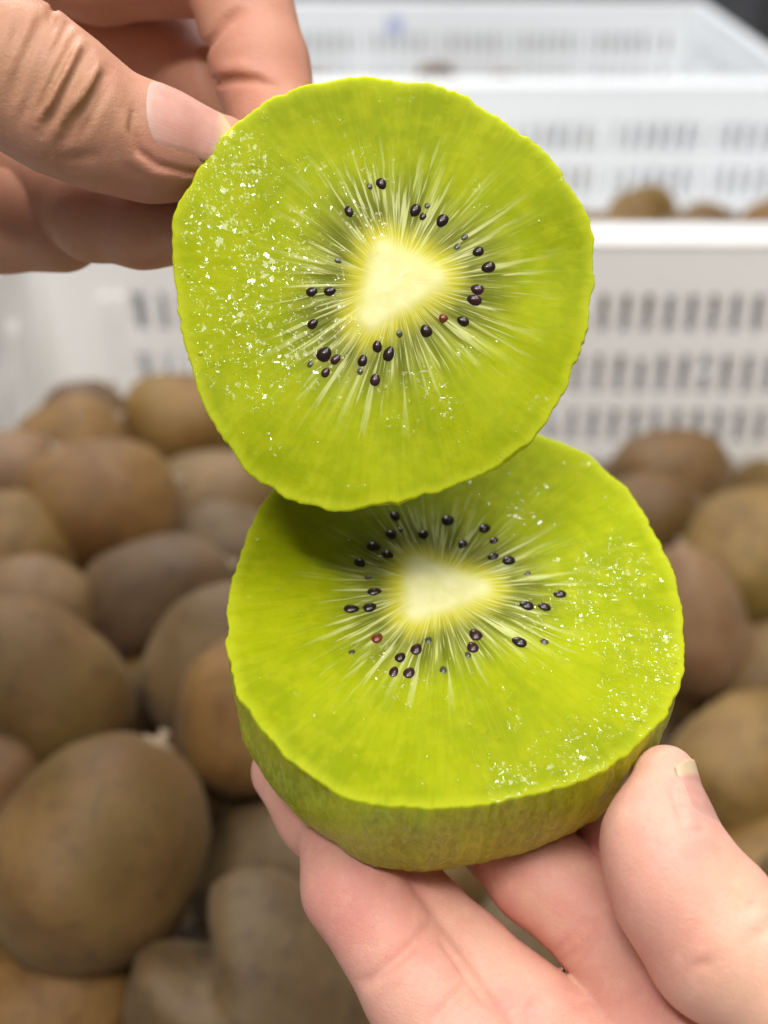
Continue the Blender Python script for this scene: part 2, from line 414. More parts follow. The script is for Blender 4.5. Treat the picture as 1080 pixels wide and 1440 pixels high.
def tip_mesh():
    V = []; Fc = []; n = 12
    prof = [(0.0060, -0.0266), (0.0048, -0.0300), (0.0026, -0.0306), (0.0013, -0.0325), (0.0, -0.0330)]
    for j, (r_, z) in enumerate(prof):
        for i in range(n):
            a = 2*math.pi*i/n; V.append((r_*math.cos(a)*(1+0.15*math.sin(5*a)), r_*math.sin(a)*(1+0.1*math.cos(4*a)), z))
    for j in range(len(prof)-1):
        for i in range(n): Fc.append([j*n+i, (j+1)*n+i, (j+1)*n+(i+1) % n, j*n+(i+1) % n])
    return mesh_from('blossom_tip', V, Fc, True, M_TIP)
STUB, TIP = stub_mesh(), tip_mesh()
placed = []
def kiwi(c, axis, length, width, mi, label, group=None, cleft=False, roll=0.0, parts=True):
    """A whole fruit at world point c, its long axis along the given world direction; length and width in metres."""
    o = bpy.data.objects.new('kiwifruit', K_CLEFT if cleft else K_MESH[mi % 6]); col.objects.link(o)
    q = Vector(axis).normalized().to_track_quat('Z', 'Y')
    o.rotation_mode = 'QUATERNION'; o.rotation_quaternion = q @ Matrix.Rotation(roll, 3, 'Z').to_quaternion()
    o.location = c; s = length/0.06; w = width/0.048
    o.scale = (w, w, s)
    tag(o, label, 'kiwi', group)
    if parts:
        if not cleft: link('stem_scar', STUB, o)
        link('blossom_tip', TIP, o)
    placed.append((np.array(c), (length+2*width)/6))
    return o
def kpx(x, y, d, ang, tilt, length, width, mi, label, group=None, **kw):
    """Fruit whose middle is d mm down the view axis; ang = turn of its long axis from the x axis, tilt = lean away."""
    a, t = math.radians(ang), math.radians(tilt)
    ax = np.array([math.cos(a)*math.cos(t), math.sin(a)*math.cos(t), math.sin(t)]) @ R_C2W.T
    return kiwi(c2w(px(x, y, d)), ax, length/1000, width/1000, mi, label, group, **kw)

HEAP = 'brown kiwis heaped in the near crate'
KIWIS = [
 # x, y, depth, ang, tilt, length, width, mesh, label
 (140, 1198, 335, 62, 18, 68, 57, 2, 'large olive brown kiwi, biggest whole one, next to the cleft kiwi'),
 (140, 722, 445, 22, 10, 63, 54, 0, 'brown kiwi with a pale greenish top, highest of the heap beside the crate wall'),
 (258, 592, 580, 0, 5, 62, 49, 3, 'tan kiwi against the far slotted wall behind the upper slice'),
 (98, 628, 520, 30, 0, 50, 44, 5, 'small tan kiwi behind the pale topped one near the crate corner'),
 (112, 612, 565, 60, 10, 54, 44, 4, 'dark kiwi peeping over the small tan one by the crate corner'),
 (2, 700, 470, 40, 0, 58, 48, 1, 'pale kiwi against the left crate wall'),
 (5, 800, 425, 60, 0, 58, 48, 0, 'shaded kiwi under the pale one by the left crate wall'),
 (222, 842, 415, 24, 0, 56, 43, 1, 'pinkish brown kiwi lying under the pale topped one'),
 (300, 706, 520, 5, 0, 58, 44, 4, 'shaded kiwi in the hollow below the upper slice'),
 (335, 790, 480, -20, 0, 58, 44, 1, 'shaded reddish kiwi behind the lower slice'),
 (55, 960, 360, -38, 5, 60, 47, 5, 'brown kiwi lying just above the biggest whole one'),
 (305, 935, 385, 68, 0, 54, 42, 1, 'grey brown kiwi with a dark blossom tip beside the lower slice'),
 (345, 1005, 365, 80, 0, 50, 38, 3, 'smooth tan kiwi half hidden by the lower slice'),
 (212, 1010, 415, 70, 0, 58, 46, 2, 'greenish kiwi deep in the gap of the heap'),
 (290, 1118, 392, -20, 0, 56, 44, 5, 'dim olive kiwi deep behind the biggest whole one'),
 (385, 1212, 375, 40, 0, 58, 46, 4, 'grey green kiwi in the shade of the fingers'),
 (70, 1425, 335, 20, 10, 58, 47, 3, 'kiwi lying in shadow below the biggest whole one'),
 (-25, 1110, 355, 60, 0, 56, 46, 1, 'pale kiwi half out of view beside the biggest whole one'),
 (-20, 1330, 345, 30, 0, 56, 46, 0, 'brown kiwi in the dark at the side of the biggest whole one'),
 (30, 872, 405, 20, 0, 54, 44, 4, 'shaded kiwi squeezed under the heap by the left crate wall'),
 (941, 668, 590, 8, 5, 60, 49, 5, 'rounded tan kiwi touching the far slotted wall'),
 (1052, 785, 530, 65, 8, 66, 56, 2, 'olive tan kiwi beside the rounded one at the far wall'),
 (975, 872, 490, 100, 0, 62, 40, 4, 'pinkish kiwi standing upright behind the lower slice'),
 (905, 735, 570, 20, 0, 56, 46, 0, 'kiwi mostly hidden between the lower slice and the far wall'),
 (1045, 1085, 440, 40, 10, 64, 53, 5, 'broad tan kiwi with a pale spot behind the thumb'),
 (1082, 955, 500, 30, 0, 58, 46, 0, 'brown kiwi above the broad tan one'),
 (1090, 1240, 420, 20, 0, 58, 46, 2, 'tan kiwi low beside the thumb joint'),
 (1010, 945, 520, 60, 0, 54, 44, 3, 'shaded kiwi behind the upright pinkish one'),
 (505, 1425, 345, 30, 0, 58, 47, 3, 'kiwi beside the little finger edge, next to the cleft one'),
 (480, 1270, 372, 120, 0, 58, 46, 5, 'shaded kiwi tucked behind the little finger of the lower hand'),
]
for i, (x, y, d, an, ti, L, W, mi, lab) in enumerate(KIWIS):
    kpx(x, y, d, an, ti, L, W, mi, lab, HEAP, roll=i*1.3)
kpx(352, 1405, 322, 127, -6, 64, 60, 0, 'greyish double kiwi with a deep cleft in its top', HEAP, cleft=True, roll=math.radians(-45))
# fruit lower in the heap that shows only through the gaps
def fill(x0, x1, y0, y1, zs, hmax, lab, grp, r=0.0245, gap=1.55):
    n = 0
    for z in zs:
        y = y0+r
        row = 0
        while y < y1-r*0.6:
            x = x0+r+(r if row % 2 else 0)
            while x < x1-r*0.6:
                p = np.array([x+random.uniform(-.004, .004), y+random.uniform(-.004, .004), z+random.uniform(-.003, .003)])
                if z < hmax(x, y) and all(np.linalg.norm(p-c) > (r+rr)*gap/2*1.12 for c, rr in placed):
                    a = random.uniform(0, math.pi)
                    kiwi(p, (math.cos(a), math.sin(a), random.uniform(-.25, .25)), random.uniform(.055, .060), random.uniform(.044, .048), random.randrange(6), lab, grp, roll=random.random()*6, parts=True)
                    n += 1
                x += 2*r+0.004
            y += 1.8*r; row += 1
    return n
def h1(x, y):
    return 0.17-0.30*max(0, y-0.35)-0.12*max(0, x)
fill(-0.222, 0.326, 0.10, 0.715, [0.030, 0.070, 0.110, 0.145], h1, 'brown kiwi lower down in the heap, glimpsed through a gap', HEAP)
n2 = len(placed)
# second crate: heaped to its near rim on one side
G2 = 'kiwis in the crate behind'
for i, (x, y, z, a, lb) in enumerate([(0.166, 0.806, 0.184, 0.3, 'blurred tan kiwi just above the near crate rim, under the peak one'), (0.214, 0.812, 0.181, 0.0, 'blurred tan kiwi next to the low one in the second crate'),
        (0.186, 0.852, 0.184, 0.8, 'peak kiwi of the small pile in the second crate'), (0.270, 0.812, 0.187, 0.5, 'blurred kiwi alone at the right of the pile in the second crate'.replace(' at the right of', ' beside')),
        (0.305, 0.835, 0.170, 0.2, 'kiwi behind the lone one in the second crate'), (0.235, 0.875, 0.165, 1.2, 'kiwi behind the peak of the pile in the second crate')]):
    kiwi((x, y, z-0.012), (math.cos(a), math.sin(a), 0.1), 0.060, 0.048, i, lb, G2)
fill(-0.296, 0.334, 0.76, 1.165, [0.030, 0.072, 0.108, 0.14], lambda x, y: 0.145-0.22*max(0, y-0.85)-0.2*max(0, 0.12-x), 'brown kiwi lower down in the second crate', G2)
for i, (x, y, z, a) in enumerate([(0.065, 1.60, 0.116, 0.3), (0.150, 1.60, 0.103, 1.0), (-0.09, 1.60, 0.103, 0.2)]):
    kiwi((x, y, z), (math.cos(a), math.sin(a), 0.05), 0.060, 0.048, i+1, 'blurred kiwi showing above the rim of the second crate, inside the farthest crate', 'kiwis in the farthest crate')
fill(-0.185, 0.43, 1.21, 1.612, [0.030], lambda x, y: 1, 'brown kiwi on the bottom of the farthest crate', 'kiwis in the farthest crate')

# ------------------------------------------------------------------ cut kiwi pieces
def frame_from_normal(n):
    n = np.array(n, float); n /= np.linalg.norm(n)
    ex = np.array([1.0, 0, 0]); ex -= n*ex.dot(n); ex /= np.linalg.norm(ex)
    ey = np.cross(n, ex)
    return ex, ey, n
def on_plane(x, y, C, n):
    d = np.array([(x-540)/F, (720-y)/F, 1.0]); return d*(np.dot(C, n)/np.dot(d, n))
def smooth_closed(theta, r, N):
    """Periodic smooth radius curve through (theta, r)."""
    o = np.argsort(theta); theta = theta[o]; r = r[o]
    t = np.linspace(-math.pi, math.pi, N, endpoint=False)
    R = np.interp(t, np.r_[theta-2*math.pi, theta, theta+2*math.pi], np.r_[r, r, r])
    k = np.exp(-0.5*(np.arange(-12, 13)/3.6)**2); k /= k.sum()
    return t, np.convolve(np.r_[R[-12:], R, R[:12]], k, 'valid')

def tri_core_dist(x, y, tri):
    """Signed distance (mm) to a triangle with rounded corners."""
    P = np.stack([x, y], -1); d2 = np.full(x.shape, 1e9); inside = np.ones(x.shape, bool)
    area_ = np.cross(tri[1]-tri[0], tri[2]-tri[0]); sg = np.sign(area_)
    for i in range(3):
        a, b = tri[i], tri[(i+1) % 3]; e = b-a; w = P-a
        h = np.clip((w@e)/e.dot(e), 0, 1)
        q = w-h[..., None]*e; d2 = np.minimum(d2, (q**2).sum(-1))
        inside &= sg*(e[0]*w[..., 1]-e[1]*w[..., 0]) > 0
    return np.where(inside, -1, 1)*np.sqrt(d2)-1.5

def cut_kiwi(C, n, outline, tri_px, profile, seeds, wet, label, seedno, clusters):
    ex, ey, n = frame_from_normal(n)
    root = empty('kiwi_half', c2w(C)); tag(root, label, 'kiwi')
    Rl = np.stack([ex, ey, n], 1)                      # local -> camera space
    Rw = R_C2W @ Rl
    root.rotation_mode = 'QUATERNION'; root.rotation_quaternion = Matrix(Rw.tolist()).to_quaternion()
    # camera space is left handed in (x, up, away): flip one axis so that the object frame is a proper rotation
    if np.linalg.det(Rw) < 0:
        ex = -ex; Rl = np.stack([ex, ey, n], 1); Rw = R_C2W @ Rl
        root.rotation_quaternion = Matrix(Rw.tolist()).to_quaternion()
    def loc(x, y):
        q = on_plane(x, y, C, n)-C; return np.array([q@ex, q@ey])
    O = np.array([loc(*p) for p in outline])
    th, R = smooth_closed(np.arctan2(O[:, 1], O[:, 0]), np.hypot(O[:, 0], O[:, 1]), 420)
    N = len(th)
    jit = np.array([mnoise.noise(Vector((math.cos(a)*9, math.sin(a)*9, seedno)))*0.45+mnoise.noise(Vector((math.cos(a)*26, math.sin(a)*26, seedno)))*0.30+mnoise.noise(Vector((math.cos(a)*60, math.sin(a)*60, seedno)))*0.14 for a in th])
    R = R+jit
    tri = np.array([loc(*p) for p in tri_px]); cc = tri.mean(0)
    tri = cc+(tri-cc)*0.62
    rings = []; attrs = []
    fr = np.r_[np.linspace(0.0, 0.975, 118)[1:], 0.985, 0.993]
    for k in fr: rings.append((k, 0.0, 0.0))
    for k, z in ((0.9985, -0.12), (1.0, -0.4)): rings.append((k, z, 0.35 if z < -.2 else 0.0))
    for k, z in profile: rings.append((k, z, 1.0))
    V = [(0, 0, 0)]; 
    ct, st = np.cos(th), np.sin(th)
    Z_n = []
    allr = []
    for (k, z, sd) in rings:
        r = R*k
        if sd == 1.0:                                  # knife facets and dents on the peeled outside
            wob = np.array([mnoise.noise(Vector((math.cos(a)*2.4, math.sin(a)*2.4, z*0.10+seedno)))*0.8+mnoise.noise(Vector((math.cos(a)*9, math.sin(a)*9, z*0.35)))*0.28 for a in th])
            r = r+wob*min(1.0, -z/3.0)
        x, y = r*ct, r*st
        if sd < 0.5:
            zz = np.array([mnoise.noise(Vector((a*0.09, b*0.09, seedno)))*0.55+mnoise.noise(Vector((a*0.45, b*0.45, seedno)))*0.06+mnoise.noise(Vector((a*1.3, b*1.3, seedno)))*0.022 for a, b in zip(x, y)])
            rim_z = zz; zz = zz+z
        else: zz = z+rim_z*max(0.0, 1+z/4.0)
        allr.append(np.stack([x, y, zz], 1))
    V = np.vstack([[[0, 0, 0.1]]]+allr+[[[0, 0, profile[-1][1]-0.3]]])
    sdv = np.r_[0, np.repeat([s[2] for s in rings], N), 1]
    rnv = np.r_[0, np.repeat([s[0] if s[2] < .5 else 1.0 for s in rings], N), 1]
    Fc = []
    m = len(rings); idx = 1+np.arange(m*N).reshape(m, N)
    for i in range(m-1):
        a = idx[i]; b = idx[i+1]
        Fc.append(np.stack([a, b, np.roll(b, -1), np.roll(a, -1)], 1))
    Fc = np.vstack(Fc).tolist()
    last = len(V)-1
    for i in range(N):
        Fc.append([0, int(idx[0][i]), int(idx[0][(i+1) % N])])
        Fc.append([last, int(idx[-1][(i+1) % N]), int(idx[-1][i])])
    cd = tri_core_dist(V[:, 0], V[:, 1], tri)
    # shallow relief: the core stands a touch proud and rays make fine ridges
    ang = np.arctan2(V[:, 1]-cc[1], V[:, 0]-cc[0])
    top = sdv < 0.3
    V[top, 2] += 0.25*np.exp(-np.clip(cd[top]+1, 0, None)**2/6.0)
    ridge = np.array([mnoise.noise(Vector((math.cos(a)*11, math.sin(a)*11, seedno+3))) for a in ang])
    win = np.clip((cd-1.0)/3, 0, 1)*np.clip((14-cd)/6, 0, 1)
    V[top, 2] += 0.16*(ridge*win)[top]
    me = mesh_from('flesh', V*0.001, Fc, True, M_FLESH)
    dx = V[:, 0]-cc[0]; dy = V[:, 1]-cc[1]; dl = np.maximum(np.hypot(dx, dy), 1e-3)
    for nm, v in (('core_mm', cd), ('side', sdv), ('rn', rnv), ('dirx', dx/dl), ('diry', dy/dl), ('depth_mm', -np.minimum(V[:, 2], 0))):
        at = me.attributes.new(nm, 'FLOAT', 'POINT'); at.data.foreach_set('value', np.asarray(v, np.float32))
    moist = np.zeros(len(V))
    for (qx, qy, qs, qa) in clusters:
        q = loc(qx, qy); moist += qa*np.exp(-((V[:, 0]-q[0])**2+(V[:, 1]-q[1])**2)/(qs*qs))
    at = me.attributes.new('moist', 'FLOAT', 'POINT'); at.data.foreach_set('value', (np.clip(moist, 0, 1.1)*(sdv < .5)).astype(np.float32))
    fl_ = link('flesh', me, root)
    def height(x, y):
        d = (V[top, 0]-x)**2+(V[top, 1]-y)**2; return V[top][np.argmin(d), 2]
    # seeds
    sm = {}
    for key, mat in (('k', M_SEED), ('r', M_SEEDR), ('b', M_SEEDB), ('f', M_SEEDF)):
        SV = []; SF = []; nu, nv = 14, 9
        for j in range(nv+1):
            t = math.pi*j/nv
            for i in range(nu):
                a = 2*math.pi*i/nu
                SV.append((math.cos(t)*1.0, math.sin(t)*math.cos(a)*(1+0.18*math.cos(t)), math.sin(t)*math.sin(a)*0.8))
        for j in range(nv):
            for i in range(nu):
                SF.append([j*nu+i, j*nu+(i+1) % nu, (j+1)*nu+(i+1) % nu, (j+1)*nu+i])
        sm[key] = mesh_from('seed', np.array(SV)*0.001, SF, True, mat)
    for (x, y, key, size) in seeds:
        p = loc(x, y); o = link('seed', sm[key], root)
        a = math.atan2(p[1]-cc[1], p[0]-cc[0])+random.uniform(-.25, .25)
        h = height(*p)
        L = size*random.uniform(1.06, 1.2); W_ = L*random.uniform(.70, .86)
        o.scale = (L, W_, W_)
        o.rotation_euler = (0, random.uniform(-.2, .2), a)
        sink = {'k': 0.42, 'r': 0.45, 'b': 0.50, 'f': 0.66}[key]*W_
        o.location = (p[0]*.001, p[1]*.001, (h-sink)*.001)
    # beads of juice, denser in wet patches
    DV = []; DF = []; nb = 0
    ring_n = 9; lev = [(1.0, 0.0), (0.90, 0.38), (0.62, 0.76), (0.28, 0.96)]
    tries = 0
    while nb < wet and tries < wet*60:
        tries += 1
        a = random.uniform(-math.pi, math.pi); k = math.sqrt(random.random())*0.985
        Ri = R[int((a+math.pi)/(2*math.pi)*N) % N]*k
        x, y = Ri*math.cos(a), Ri*math.sin(a)
        w = 0.05
        for (qx, qy, qs, qa) in clusters:
            q = loc(qx, qy); w += qa*math.exp(-((x-q[0])**2+(y-q[1])**2)/(qs*qs))
        w *= max(0.0, min(1.0, (mnoise.noise(Vector((x*.42, y*.42, seedno*2)))+mnoise.noise(Vector((x*1.1, y*1.1, seedno*2)))*.6)*2.2+0.45))
        if random.random() > w: continue
        big = random.random()
        r = random.uniform(.09, .20) if big < .70 else (random.uniform(.20, .32) if big < .94 else random.uniform(.32, .48))
        h = height(x, y); b0 = len(DV)
        st_ = random.uniform(0.8, 1.5); da = math.atan2(y-cc[1], x-cc[0]); ca, sa = math.cos(da), math.sin(da)
        hz = random.uniform(.14, .34)
        for (lr, lz) in lev:
            for i in range(ring_n):
                t = 2*math.pi*i/ring_n; u, v = lr*math.cos(t)*r*st_, lr*math.sin(t)*r
                DV.append((x+u*ca-v*sa, y+u*sa+v*ca, h-0.03+lz*r*hz))
        DV.append((x, y, h-0.03+r*hz)); tp = len(DV)-1
        for j in range(len(lev)-1):
            for i in range(ring_n):
                DF.append([b0+j*ring_n+i, b0+j*ring_n+(i+1) % ring_n, b0+(j+1)*ring_n+(i+1) % ring_n, b0+(j+1)*ring_n+i])
        for i in range(ring_n): DF.append([b0+3*ring_n+i, b0+3*ring_n+(i+1) % ring_n, tp])
        nb += 1
    DV = np.array(DV); jm = mesh_from('juice_beads', DV*0.001, DF, True, M_FLESH)
    jx = DV[:, 0]-cc[0]; jy = DV[:, 1]-cc[1]; jl = np.maximum(np.hypot(jx, jy), 1e-3)
    for nm, v in (('core_mm', tri_core_dist(DV[:, 0], DV[:, 1], tri)), ('dirx', jx/jl), ('diry', jy/jl), ('wet', np.ones(len(DV)))):
        at = jm.attributes.new(nm, 'FLOAT', 'POINT'); at.data.foreach_set('value', np.asarray(v, np.float32))
    tag(link('juice_beads', jm, root), kind='stuff')
    return root, R, th, ex, ey, n

UP_OUT = [(560,112),(620,121),(660,136),(682,152),(690,163),(740,190),(790,245),(822,295),(834,340),(836,385),(828,440),(805,520),(768,598),(720,640),(650,678),(560,704),(470,717),(420,708),(380,690),(340,650),(302,602),(280,545),(262,490),(248,420),(243,350),(246,300),(250,280),(272,262),(284,235),(296,208),(330,178),(400,130),(435,116),(480,111)]
UP_SEEDS = [(536,259,'k',.92),(491,298,'k',.98),(583,296,'k',1.1),(595,304,'b',.75),(622,309,'k',1.2),(644,347,'f',.9),(673,354,'k',.95),(686,376,'k',1.15),(671,407,'b',1.1),(669,421,'b',1.2),(651,450,'k',.95),(623,447,'r',.7),(599,465,'k',1.0),(530,487,'k',1.05),(547,497,'k',1.15),(510,506,'k',1.0),(527,533,'b',1.1),(455,499,'k',1.2),(472,505,'b',1.0),(457,525,'b',.95),(440,455,'k',.98),(439,411,'k',.95),(464,410,'k',.9),(474,366,'f',.95),(507,522,'f',1.0),(561,467,'f',.9),(652,335,'f',.9),(436,514,'f',.9),(519,262,'f',.8),(601,290,'f',.7)]
LO_OUT = [(760,607),(790,622),(820,632),(848,655),(872,678),(915,740),(945,800),(960,870),(964,915),(955,965),(938,1003),(900,1045),(860,1078),(800,1103),(730,1118),(640,1136),(560,1136),(490,1122),(420,1078),(372,1030),(340,985),(325,950),(320,880),(327,815),(345,758),(362,718),(378,693),(450,640),(550,606),(660,592)]
def z8(x, y): return (440+x/2.571, 680+y/2.571)
LO_SEEDS = [(*z8(x, y), k, s) for (x, y, k, s) in [(296,115,'k',1.1),(318,165,'f',.9),(283,180,'k',1.1),(221,226,'k',1.15),(271,256,'k',1.15),(171,282,'k',1.1),(200,342,'f',.95),(220,392,'k',1.2),(138,453,'k',1.3),(206,447,'k',1.2),(234,555,'r',1.1),(139,610,'f',.9),(293,678,'b',1.15),(318,623,'k',1.05),(374,600,'b',1.3),(349,682,'b',1.2),(418,565,'f',1.0),(470,670,'f',1.0),(588,547,'b',1.25),(577,588,'b',1.2),(742,572,'k',1.2),(838,570,'f',1.2),(769,440,'k',1.15),(838,443,'k',1.1),(892,398,'k',1.1),(709,277,'k',1.1),(655,262,'k',1.1),(655,205,'b',.9),(620,160,'k',1.15),(543,218,'k',1.05),(487,138,'k',1.25),(401,186,'k',1.05),(775,325,'f',1.0),(560,620,'f',1.0)]]

UP_C = px(545, 412, 174); UP_N = (-0.04, 0.13, -1.0)
cut_kiwi(UP_C, UP_N, UP_OUT, [(533,330),(638,388),(500,475)],
         [(0.995,-1.5),(0.985,-3.0),(0.965,-5.0),(0.93,-7.5),(0.88,-10),(0.80,-12.5),(0.68,-15),(0.52,-17.2),(0.34,-18.6),(0.15,-19.3)],
         UP_SEEDS, 240, 'round green kiwi half pinched at its edge between thumb and finger of the left hand', 1.3,
         [(320,250,6,.8),(350,215,4,.5),(395,365,5,.8),(300,330,5,.5),(430,470,7,.6),(360,530,7,.35),(480,250,7,.25),(560,520,8,.2),(640,560,9,.12),(520,330,3,.5),(330,440,7,.4)])
bpy.context.view_layer.update()
LO_C = px(640, 872, 182); LO_N = (0.02, math.sin(math.radians(43)), -math.cos(math.radians(43)))
cut_kiwi(LO_C, LO_N, LO_OUT, [(572,778),(708,828),(566,880)],
         [(1.0,-1.2),(1.0,-3.0),(1.0,-6),(0.998,-9),(0.990,-12),(0.978,-15),(0.96,-18),(0.935,-21),(0.895,-24),(0.83,-26.6),(0.72,-28.8),(0.54,-30.2),(0.34,-31.0),(0.14,-31.4)],
         LO_SEEDS, 240, 'thick green kiwi half with a peeled side, resting on the fingers of the lower hand', 5.1,
         [(880,800,7,.55),(800,840,5,.3),(850,905,8,.32),(935,920,5,.5),(900,1000,5,.5),(720,1100,3.5,.9),(810,1062,5,.55),(760,720,5,.35),(690,700,4,.2),(740,860,4,.35),(520,920,4,.4),(560,960,5,.22),(650,1000,8,.15),(360,760,4,.25)])

# ------------------------------------------------------------------ hands (signed distance field -> surface)
def rcone(P, a, b, r1, r2, flat=None, s=1.0):
    ba = b-a; w = P-a; h = np.clip((w@ba)/ba.dot(ba), 0, 1)[:, None]
    q = w-h*ba
    if flat is not None: q = q+(s-1)*(q@flat)[:, None]*flat
    return np.sqrt((q*q).sum(1))-(r1+(r2-r1)*h[:, 0])
def smin(a, b, k):
    h = np.clip(k-np.abs(a-b), 0, None)/k
    return np.minimum(a, b)-h*h*k*0.25
def chain(P, pts, k=2.0):
    d = None
    for i in range(len(pts)-1):
        (a, r1), (b, r2) = pts[i], pts[i+1]
        e = rcone(P, a, b, r1, r2); d = e if d is None else smin(d, e, k)
    return d
def poly_dist(P, L):
    d = np.full(len(P), 1e9)
    for a, b in zip(L[:-1], L[1:]):
        ba = b-a; w = P-a; h = np.clip((w@ba)/max(ba.dot(ba), 1e-9), 0, 1)[:, None]
        q = w-h*ba; d = np.minimum(d, (q*q).sum(1))
    return np.sqrt(d)
def march(sdf, x, y, d0=60.0, d1=330.0):
    dr = np.array([(x-540)/F, (720-y)/F, 1.0]); t = d0
    for _ in range(160):
        v = sdf((dr*t)[None])[0]
        if v < 0.02: return dr*t
        t += v*0.8
        if t > d1: return None
    return dr*t
def resample(pts, step):
    out = [np.array(pts[0], float)]
    for a, b in zip(pts[:-1], pts[1:]):
        a, b = np.array(a, float), np.array(b, float); n = max(1, int(np.linalg.norm(b-a)/step))
        out += [a+(b-a)*i/n for i in range(1, n+1)]
    return out
def add_creases(sdf, defs):
    """Each crease: pixel polyline laid on the skin, depth and width in mm (negative depth = raised fold)."""
    C = []
    for (pts, dep, wid) in defs:
        L = [march(sdf, *p) for p in resample(pts, 9)]
        L = [p for p in L if p is not None]
        if len(L) > 1:
            L = np.array(L); lo, hi = L.min(0)-4*wid, L.max(0)+4*wid
            C.append((L, dep, wid, lo, hi))
    def f(P):
        d = sdf(P)
        for (L, dep, wid, lo, hi) in C:
            m = np.all((P > lo) & (P < hi), axis=1) & (np.abs(d) < 4)
            if m.any():
                q = poly_dist(P[m], L); n = len(L)
                # taper towards both ends
                e = np.minimum(np.linalg.norm(P[m]-L[0], axis=1), np.linalg.norm(P[m]-L[-1], axis=1))
                tp = np.clip(e/ (3.0*abs(wid)+0.8), 0.12, 1)
                d[m] += dep*tp*np.exp(-(q/wid)**2)
        return d
    return f
def surface(sdf, lo, hi, h):
    lo, hi = np.array(lo, float), np.array(hi, float)
    B = 8; n = (np.ceil((hi-lo)/(h*B)).astype(int))*B
    cg = [lo[i]+(np.arange(n[i]//B)+0.5)*h*B for i in range(3)]
    G = np.stack(np.meshgrid(*cg, indexing='ij'), -1).reshape(-1, 3)
    cd = sdf(G).reshape([m//B for m in n])
    D = np.repeat(np.repeat(np.repeat(cd, B, 0), B, 1), B, 2).astype(np.float32)
    act = np.abs(cd) < h*B*1.35+1.0
    A = np.repeat(np.repeat(np.repeat(act, B, 0), B, 1), B, 2)
    I = np.argwhere(A)
    vals = np.empty(len(I), np.float32)
    for s in range(0, len(I), 400000):
        vals[s:s+400000] = sdf(lo+I[s:s+400000]*h)
    D[A] = vals
    S = D < 0
    cnt = np.zeros(np.array(S.shape)-1, np.int8)
    for dx in (0, 1):
        for dy in (0, 1):
            for dz in (0, 1): cnt += S[dx:dx+cnt.shape[0], dy:dy+cnt.shape[1], dz:dz+cnt.shape[2]]
    cell = (cnt > 0) & (cnt < 8)
    I = np.argwhere(cell); ids = np.full(cell.shape, -1, np.int64); ids[cell] = np.arange(len(I))
    acc = np.zeros((len(I), 3)); k = np.zeros(len(I))
    cor = [(a, b, c) for a in (0, 1) for b in (0, 1) for c in (0, 1)]
    for p in cor:
        for ax in range(3):
            if p[ax]: continue
            q = list(p); q[ax] = 1
            a = D[I[:, 0]+p[0], I[:, 1]+p[1], I[:, 2]+p[2]]; b = D[I[:, 0]+q[0], I[:, 1]+q[1], I[:, 2]+q[2]]
            m = (a < 0) != (b < 0); t = np.zeros(len(a)); t[m] = a[m]/(a[m]-b[m])
            v = np.tile(np.array(p, float), (len(a), 1)); v[:, ax] += t
            acc[m] += v[m]; k[m] += 1
    V = lo+(I+acc/k[:, None])*h
    quads = []
    for ax in range(3):
        u, w = (ax+1) % 3, (ax+2) % 3
        sl0 = [slice(1, -1)]*3; sl0[ax] = slice(0, -1); sl1 = list(sl0); sl1[ax] = slice(1, None)
        a = S[tuple(sl0)]; b = S[tuple(sl1)]
        for sign in (0, 1):
            E = np.argwhere((a & ~b) if sign == 0 else (~a & b))
            base = E.copy()
            for i in range(3):
                if i != ax: base[:, i] += 1
            def cid(du, dw):
                c = base.copy(); c[:, u] -= du; c[:, w] -= dw
                return ids[c[:, 0], c[:, 1], c[:, 2]]
            q = np.stack([cid(1, 1), cid(0, 1), cid(0, 0), cid(1, 0)], 1)
            if sign: q = q[:, ::-1]
            quads.append(q)
    Q = np.vstack(quads); Q = Q[(Q >= 0).all(1)]
    for _ in range(2):                                 # settle vertices on the true surface
        for s in range(0, len(V), 200000):
            P = V[s:s+200000]; d0 = sdf(P); e = 0.05
            g = np.stack([(sdf(P+np.eye(3)[i]*e)-d0)/e for i in range(3)], 1)
            V[s:s+200000] = P-np.clip(d0, -.3, .3)[:, None]*g/np.maximum((g*g).sum(1), .2)[:, None]
    return V, Q

def hand(name, sdf, lo, hi, h, mat, label, flush, tan):
    V, Q = surface(sdf, lo, hi, h)
    W = c2w(V); base = W[np.argmin(W[:, 2])]
    org = W.mean(0)
    # camera axes (x, up, away) are left handed, so turn the faces over
    me = mesh_from(name, W-org, Q[:, ::-1].copy(), True, mat)
    for nm, spots in (('flush', flush), ('tan', tan)):
        v = np.zeros(len(V))
        for (c, r, a) in spots: v = np.maximum(v, a*np.exp(-((V-c)**2).sum(1)/(r*r)))
        at = me.attributes.new(nm, 'FLOAT', 'POINT'); at.data.foreach_set('value', v.astype(np.float32))
    o = link(name, me, None, org); tag(o, label, 'hand')
    return o, org

